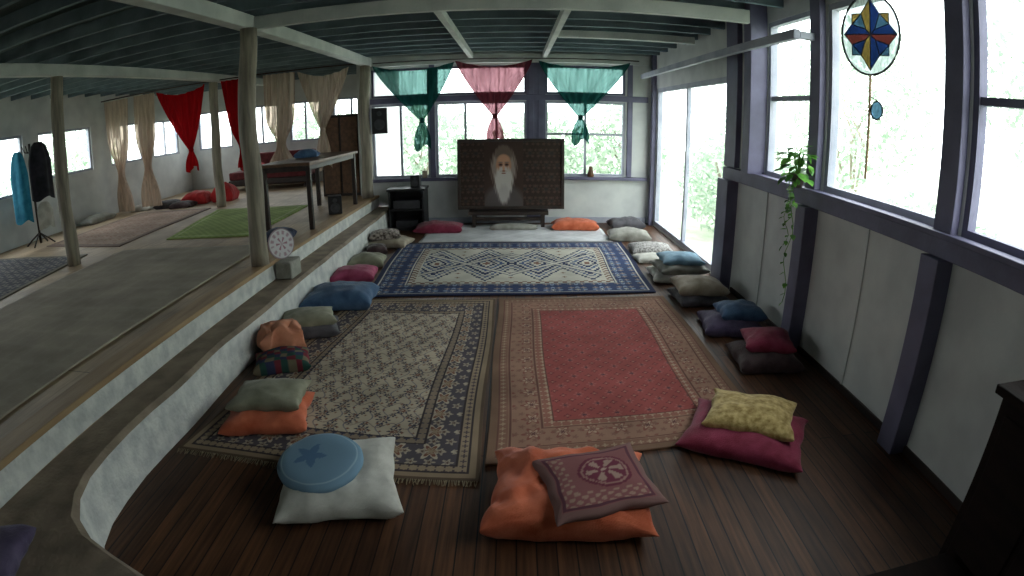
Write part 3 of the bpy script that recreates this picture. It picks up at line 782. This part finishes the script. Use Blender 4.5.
# ------------------------------------------------------------------ coat stand with clothes
b = B('coat_stand', smooth=True); cx, cy = -7.55, 6.5
b.tube([(cx, cy, PZ + .03), (cx, cy, 2.15)], .022, M_dark)
for k_ in range(4):
    a = k_ * math.pi / 2 + .4
    b.tube([(cx, cy, PZ + .2), (cx + .16 * math.cos(a), cy + .16 * math.sin(a), PZ + .1), (cx + .28 * math.cos(a), cy + .28 * math.sin(a), PZ + .012)], .014, M_dark, 8)
    b.tube([(cx, cy, 2.0), (cx + .1 * math.cos(a), cy + .1 * math.sin(a), 2.02), (cx + .15 * math.cos(a), cy + .15 * math.sin(a), 2.12)], .01, M_dark, 8)
b.build()
def garment(name, cx, cy, a, zt, zb, w, mat, seed):
    b = B(name, smooth=True); ca, sa = math.cos(a), math.sin(a)
    def f(u, v):
        t = 2 * math.pi * u; ww = w * (.35 + .65 * min(1, v * 3) ** .5) * (1 + .12 * math.sin(t * 5 + seed)); dd = ww * .45
        x, y = ww * math.cos(t), dd * math.sin(t)
        return (cx + x * ca - y * sa, cy + x * sa + y * ca, zt - (zt - zb) * v - .03 * math.sin(t * 3 + seed) * v)
    b.grid(f, 48, 16, mat)
    return b.build()
garment('turquoise_robe', cx - .02, cy - .28, .3, 2.05, .95, .17, fabric('turquoise_cloth', (40, 130, 160)), 1)
garment('black_coat', cx + .2, cy + .02, 1.2, 2.15, 1.25, .2, fabric('black_cloth', (24, 24, 34)), 2)
garment('white_shawl', cx + .2, cy + .02, 1.2, 1.2, .8, .14, F_['white'], 3)

# ------------------------------------------------------------------ stained-glass hanging
def mat_tint(name, c):
    m, nt, b_ = new_mat(name); nt.nodes.remove(b_); out = nt.nodes.get('Material Output')
    t = nt.nodes.new('ShaderNodeBsdfTransparent'); t.inputs['Color'].default_value = L4(c)
    d = nt.nodes.new('ShaderNodeBsdfTranslucent'); d.inputs['Color'].default_value = L4(c)
    n = nt.nodes.new('ShaderNodeTexNoise'); n.inputs['Scale'].default_value = 30
    mx = nt.nodes.new('ShaderNodeMixShader'); nt.links.new(n.outputs['Fac'], mx.inputs[0])
    nt.links.new(t.outputs[0], mx.inputs[1]); nt.links.new(d.outputs[0], mx.inputs[2]); nt.links.new(mx.outputs[0], out.inputs['Surface']); return m
T_b = mat_tint('blue_glass', (26, 44, 88)); T_a = mat_tint('amber_glass', (124, 100, 52)); T_c = mat_tint('clear_glass', (156, 164, 166)); T_t = mat_tint('teal_glass', (60, 88, 108)); T_r = mat_tint('red_glass', (100, 44, 40)); M_lead = mat_noise('lead_came', (40, 42, 46), (60, 62, 66), 20, .4, 0, metal=.6)
b = B('stained_glass_hanging')
a_, h_ = .22, .27
def el(t, s_=1): return (a_ * s_ * math.cos(t), 0, h_ * s_ * math.sin(t))
b.tube([el(2 * math.pi * i / 40) for i in range(41)], .008, M_lead, 6)
n = 40
b.add([(0, .002, 0)] + [(a_ * math.cos(2 * math.pi * i / n), .002, h_ * math.sin(2 * math.pi * i / n)) for i in range(n)], [(0, 1 + i, 1 + (i + 1) % n) for i in range(n)], T_c)
def tri(p, m):
    b.add([(q[0], -.001, q[1]) for q in p], [tuple(range(len(p)))], m)
    for i in range(len(p)):
        q, r = p[i], p[(i + 1) % len(p)]; b.tube([(q[0], -.002, q[1]), (r[0], -.002, r[1])], .0035, M_lead, 5)
# eight-point star: pieced square rotated over a square
s1, s2 = .14, .07
for (sx, sz) in ((1, 1), (-1, 1), (1, -1), (-1, -1)):
    tri([(sx * s1, sz * s1), (sx * s2, sz * s1), (sx * s1, sz * s2)], T_a if sz > 0 else T_t)
    tri([(sx * s2, sz * s1), (sx * s1, sz * s2), (sx * s2 * .5, sz * s2 * .5)], T_t if sz > 0 else T_b)
for (ax, az) in ((0, 1), (0, -1), (1, 0), (-1, 0)):
    P_ = [(ax * .2 if ax else 0, az * .24 if az else 0)]
    if az: q = [(s2, az * s1), (s2 * .5, az * s2 * .5), (0, 0), (-s2 * .5, az * s2 * .5), (-s2, az * s1)]
    else: q = [(ax * s1, s2), (ax * s2 * .5, s2 * .5), (0, 0), (ax * s2 * .5, -s2 * .5), (ax * s1, -s2)]
    # two halves of each star point in contrasting glass
    tri([P_[0], q[0], q[1], (0, 0)], T_b); tri([P_[0], (0, 0), q[3], q[4]], T_a if az else T_r)
b.tube([(0, 0, h_), (0, 0, .36)], .003, M_lead, 5); b.tube([(0, 0, -h_), (0, 0, -.95)], .009, M_edge, 6)
b.tube([(0.06 + .045 * math.cos(t * .5236), -.01, -.5 + .06 * math.sin(t * .5236)) for t in range(13)], .006, M_lead, 6)
b.add([(0.06, -.01, -.5)] + [(0.06 + .045 * math.cos(t * .5236), -.01, -.5 + .06 * math.sin(t * .5236)) for t in range(12)], [(0, 1 + i, 1 + (i + 1) % 12) for i in range(12)], T_t)
b.tube([(0.0, 0, -.41), (.06, -.01, -.435)], .003, M_lead, 5)
o = b.build(); o.location = (2.27, 3.14, 2.50); o.rotation_euler = (0, 0, math.radians(-62))

# ------------------------------------------------------------------ trailing plant
b = B('trailing_potted_plant', smooth=True)
px_, py_, pz_ = 2.22, 4.0, 1.366
b.tube([(px_, py_, pz_), (px_, py_, pz_ + .02), (px_, py_, pz_ + .1), (px_, py_, pz_ + .11)], [.035, .045, .06, .058], M_pot, 16)
def leaf(p, d, s, mat=M_leaf):
    d = Vector(d).normalized(); up = Vector((0, 0, 1)); a = d.cross(up)
    if a.length < .05: a = Vector((1, 0, 0))
    a.normalize(); nrm = a.cross(d)
    P = [(0, 0, 0), (.25, .38, .04), (.6, .32, .02), (1, 0, -.1), (.6, -.32, .02), (.25, -.38, .04), (.5, 0, -.05)]
    vs = [Vector(p) + d * (q[0] * s) + a * (q[1] * s) + nrm * (q[2] * s) for q in P]
    b.add(vs, [(0, 1, 6), (1, 2, 6), (2, 3, 6), (3, 4, 6), (4, 5, 6), (5, 0, 6)], mat)
R = random.Random(4)
for k_ in range(46):
    a = R.uniform(0, 6.28); l = R.uniform(.03, .15); z = R.uniform(.04, .30)
    q = (px_ - .02 + math.cos(a) * l * .7, py_ + math.sin(a) * l, pz_ + z + .02)
    b.tube([(px_, py_, pz_ + .1), ((px_ + q[0]) / 2, (py_ + q[1]) / 2, q[2] + .01), q], .003, M_leaf, 5)
    leaf(q, (math.cos(a) * .6 - .3, math.sin(a), R.uniform(-1.0, .2)), R.uniform(.08, .13))
for v_ in range(4):
    pts = []; y0_ = py_ + R.uniform(-.05, .05)
    L_ = (1.05, .6, .42, .3)[v_]
    for i in range(14):
        t = i / 13; pts.append((2.22 - .05 * math.sin(min(1, t * 6) * math.pi / 2) + .01 * math.sin(i * 1.3), y0_ + .04 * math.sin(i * .9 + v_), pz_ + .12 - t * L_))
    b.tube(pts, .003, M_leaf, 5)
    for i in range(2, 14): leaf(pts[i], (R.uniform(-1, .1), R.uniform(-1, 1), R.uniform(-.9, 0)), R.uniform(.035, .065))
b.build()

# small things on sills
b = B('brass_bowl', smooth=True); b.tube([(1.3, 9.54, .816), (1.3, 9.54, .83), (1.3, 9.54, .92), (1.3, 9.54, 1.0)], [.04, .06, .045, .03], M_brown, 16); b.build()
b = B('candle_jar', smooth=True); b.tube([(-1.56, 9.55, .816), (-1.56, 9.55, .94)], .045, F_['tan'], 14); b.build()

# dark cabinet and low bench at the near right, folded blanket on the step at the near left
b = B('dark_cabinet'); b.box(1.88, 2.26, .55, 1.34, .0, .94, M_vdark); b.box(1.85, 2.26, .52, 1.37, .94, .98, M_vdark)
b.box(1.865, 1.88, .6, .94, .06, .88, M_vdark); b.box(1.865, 1.88, .97, 1.29, .06, .88, M_vdark); b.build(bevel=.006)
b = B('low_wooden_bench'); b.box(.98, 1.82, .9, 1.25, .20, .24, M_vdark)
for x in (1.03, 1.71):
    for y in (.93, 1.15): b.box(x, x + .06, y, y + .06, 0, .20, M_vdark)
b.build(bevel=.006)
K('folded_blanket', -2.17, .95, SZ + .006, .42, .4, .10, 20, F_['purple'], 50)

# ------------------------------------------------------------------ garden outside
b = B('garden_ground'); b.box(2.6, 40, -30, 45, -.6, -.5, M_grass); b.box(-45, 2.6, 12.9, 45, -.6, -.5, M_grass); b.box(-45, -8.5, -30, 12.9, -.6, -.5, M_grass); b.build()
def foliage(name, blobs, n, s, seed):
    R = np.random.RandomState(seed); V = []; 
    for (cx, cy, cz, rx, ry, rz) in blobs:
        d = R.normal(size=(n, 3)); d /= np.linalg.norm(d, axis=1)[:, None]
        r = R.uniform(.55, 1.05, (n, 1)); p = d * r * np.array([rx, ry, rz]) + np.array([cx, cy, cz])
        a = R.normal(size=(n, 3)); a /= np.linalg.norm(a, axis=1)[:, None]
        c = np.cross(a, R.normal(size=(n, 3))); c /= np.linalg.norm(c, axis=1)[:, None]
        l = R.uniform(.6, 1.3, (n, 1)) * s
        V.append(np.stack([p - a * l, p + c * l * .4, p + a * l, p - c * l * .4], 1))
    V = np.concatenate(V); N_ = len(V)
    me = bpy.data.meshes.new(name); co = V.reshape(-1, 3)
    me.vertices.add(len(co)); me.vertices.foreach_set('co', co.ravel()); me.loops.add(N_ * 4); me.loops.foreach_set('vertex_index', np.arange(N_ * 4, dtype=np.int32))
    me.polygons.add(N_); me.polygons.foreach_set('loop_start', (np.arange(N_) * 4).astype(np.int32)); me.update(calc_edges=True)
    me.materials.append(M_fol); o = bpy.data.objects.new(name, me); col.objects.link(o)
    tb = B('branches', smooth=True)
    for (cx, cy, cz, rx, ry, rz) in blobs:
        for k_ in range(4):
            tb.tube([(cx, cy, -.5), (cx + R.uniform(-.3, .3) * rx, cy + R.uniform(-.3, .3) * ry, cz * .6), (cx + R.uniform(-.8, .8) * rx, cy + R.uniform(-.8, .8) * ry, cz + rz * .6)], [.05, .035, .012], M_bark, 6)
    t = tb.build(); t.parent = o
    return o
foliage('garden_tree', [(9.5, 3.5, 3.2, 2.2, 2.2, 2.0)], 3200, .13, 1)
foliage('garden_tree', [(11.5, 8, 4.0, 2.6, 2.6, 2.4)], 3200, .13, 5)
foliage('garden_tree', [(9, 13, 2.8, 2.2, 2.4, 2.2)], 3200, .13, 6)
foliage('garden_tree', [(9.5, -1.5, 3.2, 2.4, 2.2, 2.4)], 3200, .13, 7)
for i_, bl in enumerate([(5.0, 8.6, .4, 1.0, 1.4, .9), (4.6, 11.2, .6, 1.2, 1.2, 1.1), (5.4, 5.8, .3, 1.1, 1.3, .9), (6, 14.4, .8, 1.4, 1.2, 1.4), (5.7, 2.2, .6, 1.0, 1.5, 1.0), (8.4, 18, 1.5, 2.4, 2.0, 2.0)]):
    foliage('garden_shrub', [bl], 2400, .085, 20 + i_)
for i_, bl in enumerate([(-2.5, 15.4, .8, 1.6, 1.2, 1.7), (.6, 15.0, .6, 1.4, 1.2, 1.5), (3.2, 16.4, .9, 1.3, 1.2, 1.6), (-5.9, 16.4, 1.0, 1.8, 1.2, 1.6)]):
    foliage('garden_hedge', [bl], 3000, .11, 30 + i_)
for i_, bl in enumerate([(-14, 4, .8, 1.6, 2.3, 1.6), (-14, 9, .6, 1.6, 2.5, 1.6), (-14, 14, .9, 1.6, 2.2, 1.8)]):
    foliage('garden_bush', [bl], 2600, .14, 40 + i_)

# ------------------------------------------------------------------ light
w = bpy.data.worlds.new('overcast_sky'); scene.world = w; w.use_nodes = True
bg = w.node_tree.nodes['Background']; bg.inputs['Color'].default_value = (.95, .97, .99, 1); bg.inputs['Strength'].default_value = 6.5
def portal(loc, rot, sx, sy):
    l = bpy.data.lights.new('window_portal', 'AREA'); l.shape = 'RECTANGLE'; l.size = sx; l.size_y = sy; l.cycles.is_portal = True
    o = bpy.data.objects.new('window_portal', l); col.objects.link(o); o.location = loc; o.rotation_euler = rot
H_ = math.pi / 2
for (p, q, r, s_) in RO: portal((XR + .14, (p + q) / 2, (r + s_) / 2), (0, H_, 0), s_ - r, q - p)
for (p, q, r, s_) in BO: portal(((p + q) / 2, YB + .14, (r + s_) / 2), (-H_, 0, 0), q - p, s_ - r)
for (p, q, r, s_) in PO: portal(((p + q) / 2, YB2 + .14, (r + s_) / 2), (-H_, 0, 0), q - p, s_ - r)
for (p, q, r, s_) in LO: portal((XL - .14, (p + q) / 2, (r + s_) / 2), (0, -H_, 0), s_ - r, q - p)

# ------------------------------------------------------------------ camera (wide action-camera fisheye lens)
cam = bpy.data.cameras.new('camera'); co_ = bpy.data.objects.new('camera', cam); col.objects.link(co_); scene.camera = co_
pitch, yaw, roll = 0.3032, -0.0067, 0.0060
def tf(c):
    cr, sr = math.cos(roll), math.sin(roll); c = [c[0] * cr + c[2] * sr, c[1], -c[0] * sr + c[2] * cr]
    cp, sp = math.cos(pitch), math.sin(pitch); c = [c[0], c[1] * cp + c[2] * sp, -c[1] * sp + c[2] * cp]
    cy_, sy = math.cos(yaw), math.sin(yaw); return Vector([c[0] * cy_ + c[1] * sy, -c[0] * sy + c[1] * cy_, c[2]])
Rt, Fw, Up = tf((1, 0, 0)), tf((0, 1, 0)), tf((0, 0, 1))
Mx = Matrix((Rt, Up, -Fw)).transposed().to_4x4(); Mx.translation = Vector((0, 0, 1.8)); co_.matrix_world = Mx
cam.sensor_width = 36; cam.lens = 15.5; cam.clip_start = .02
cam.type = 'PANO'
cc = cam if hasattr(cam, 'panorama_type') else cam.cycles
cc.panorama_type = 'FISHEYE_LENS_POLYNOMIAL'
cc.fisheye_fov = math.pi
cc.fisheye_polynomial_k0 = 0; cc.fisheye_polynomial_k1 = -1024 / 36 / 556.2; cc.fisheye_polynomial_k2 = 0; cc.fisheye_polynomial_k3 = 0; cc.fisheye_polynomial_k4 = 0
scene.view_settings.view_transform = 'Standard'
scene.view_settings.exposure = 0.22
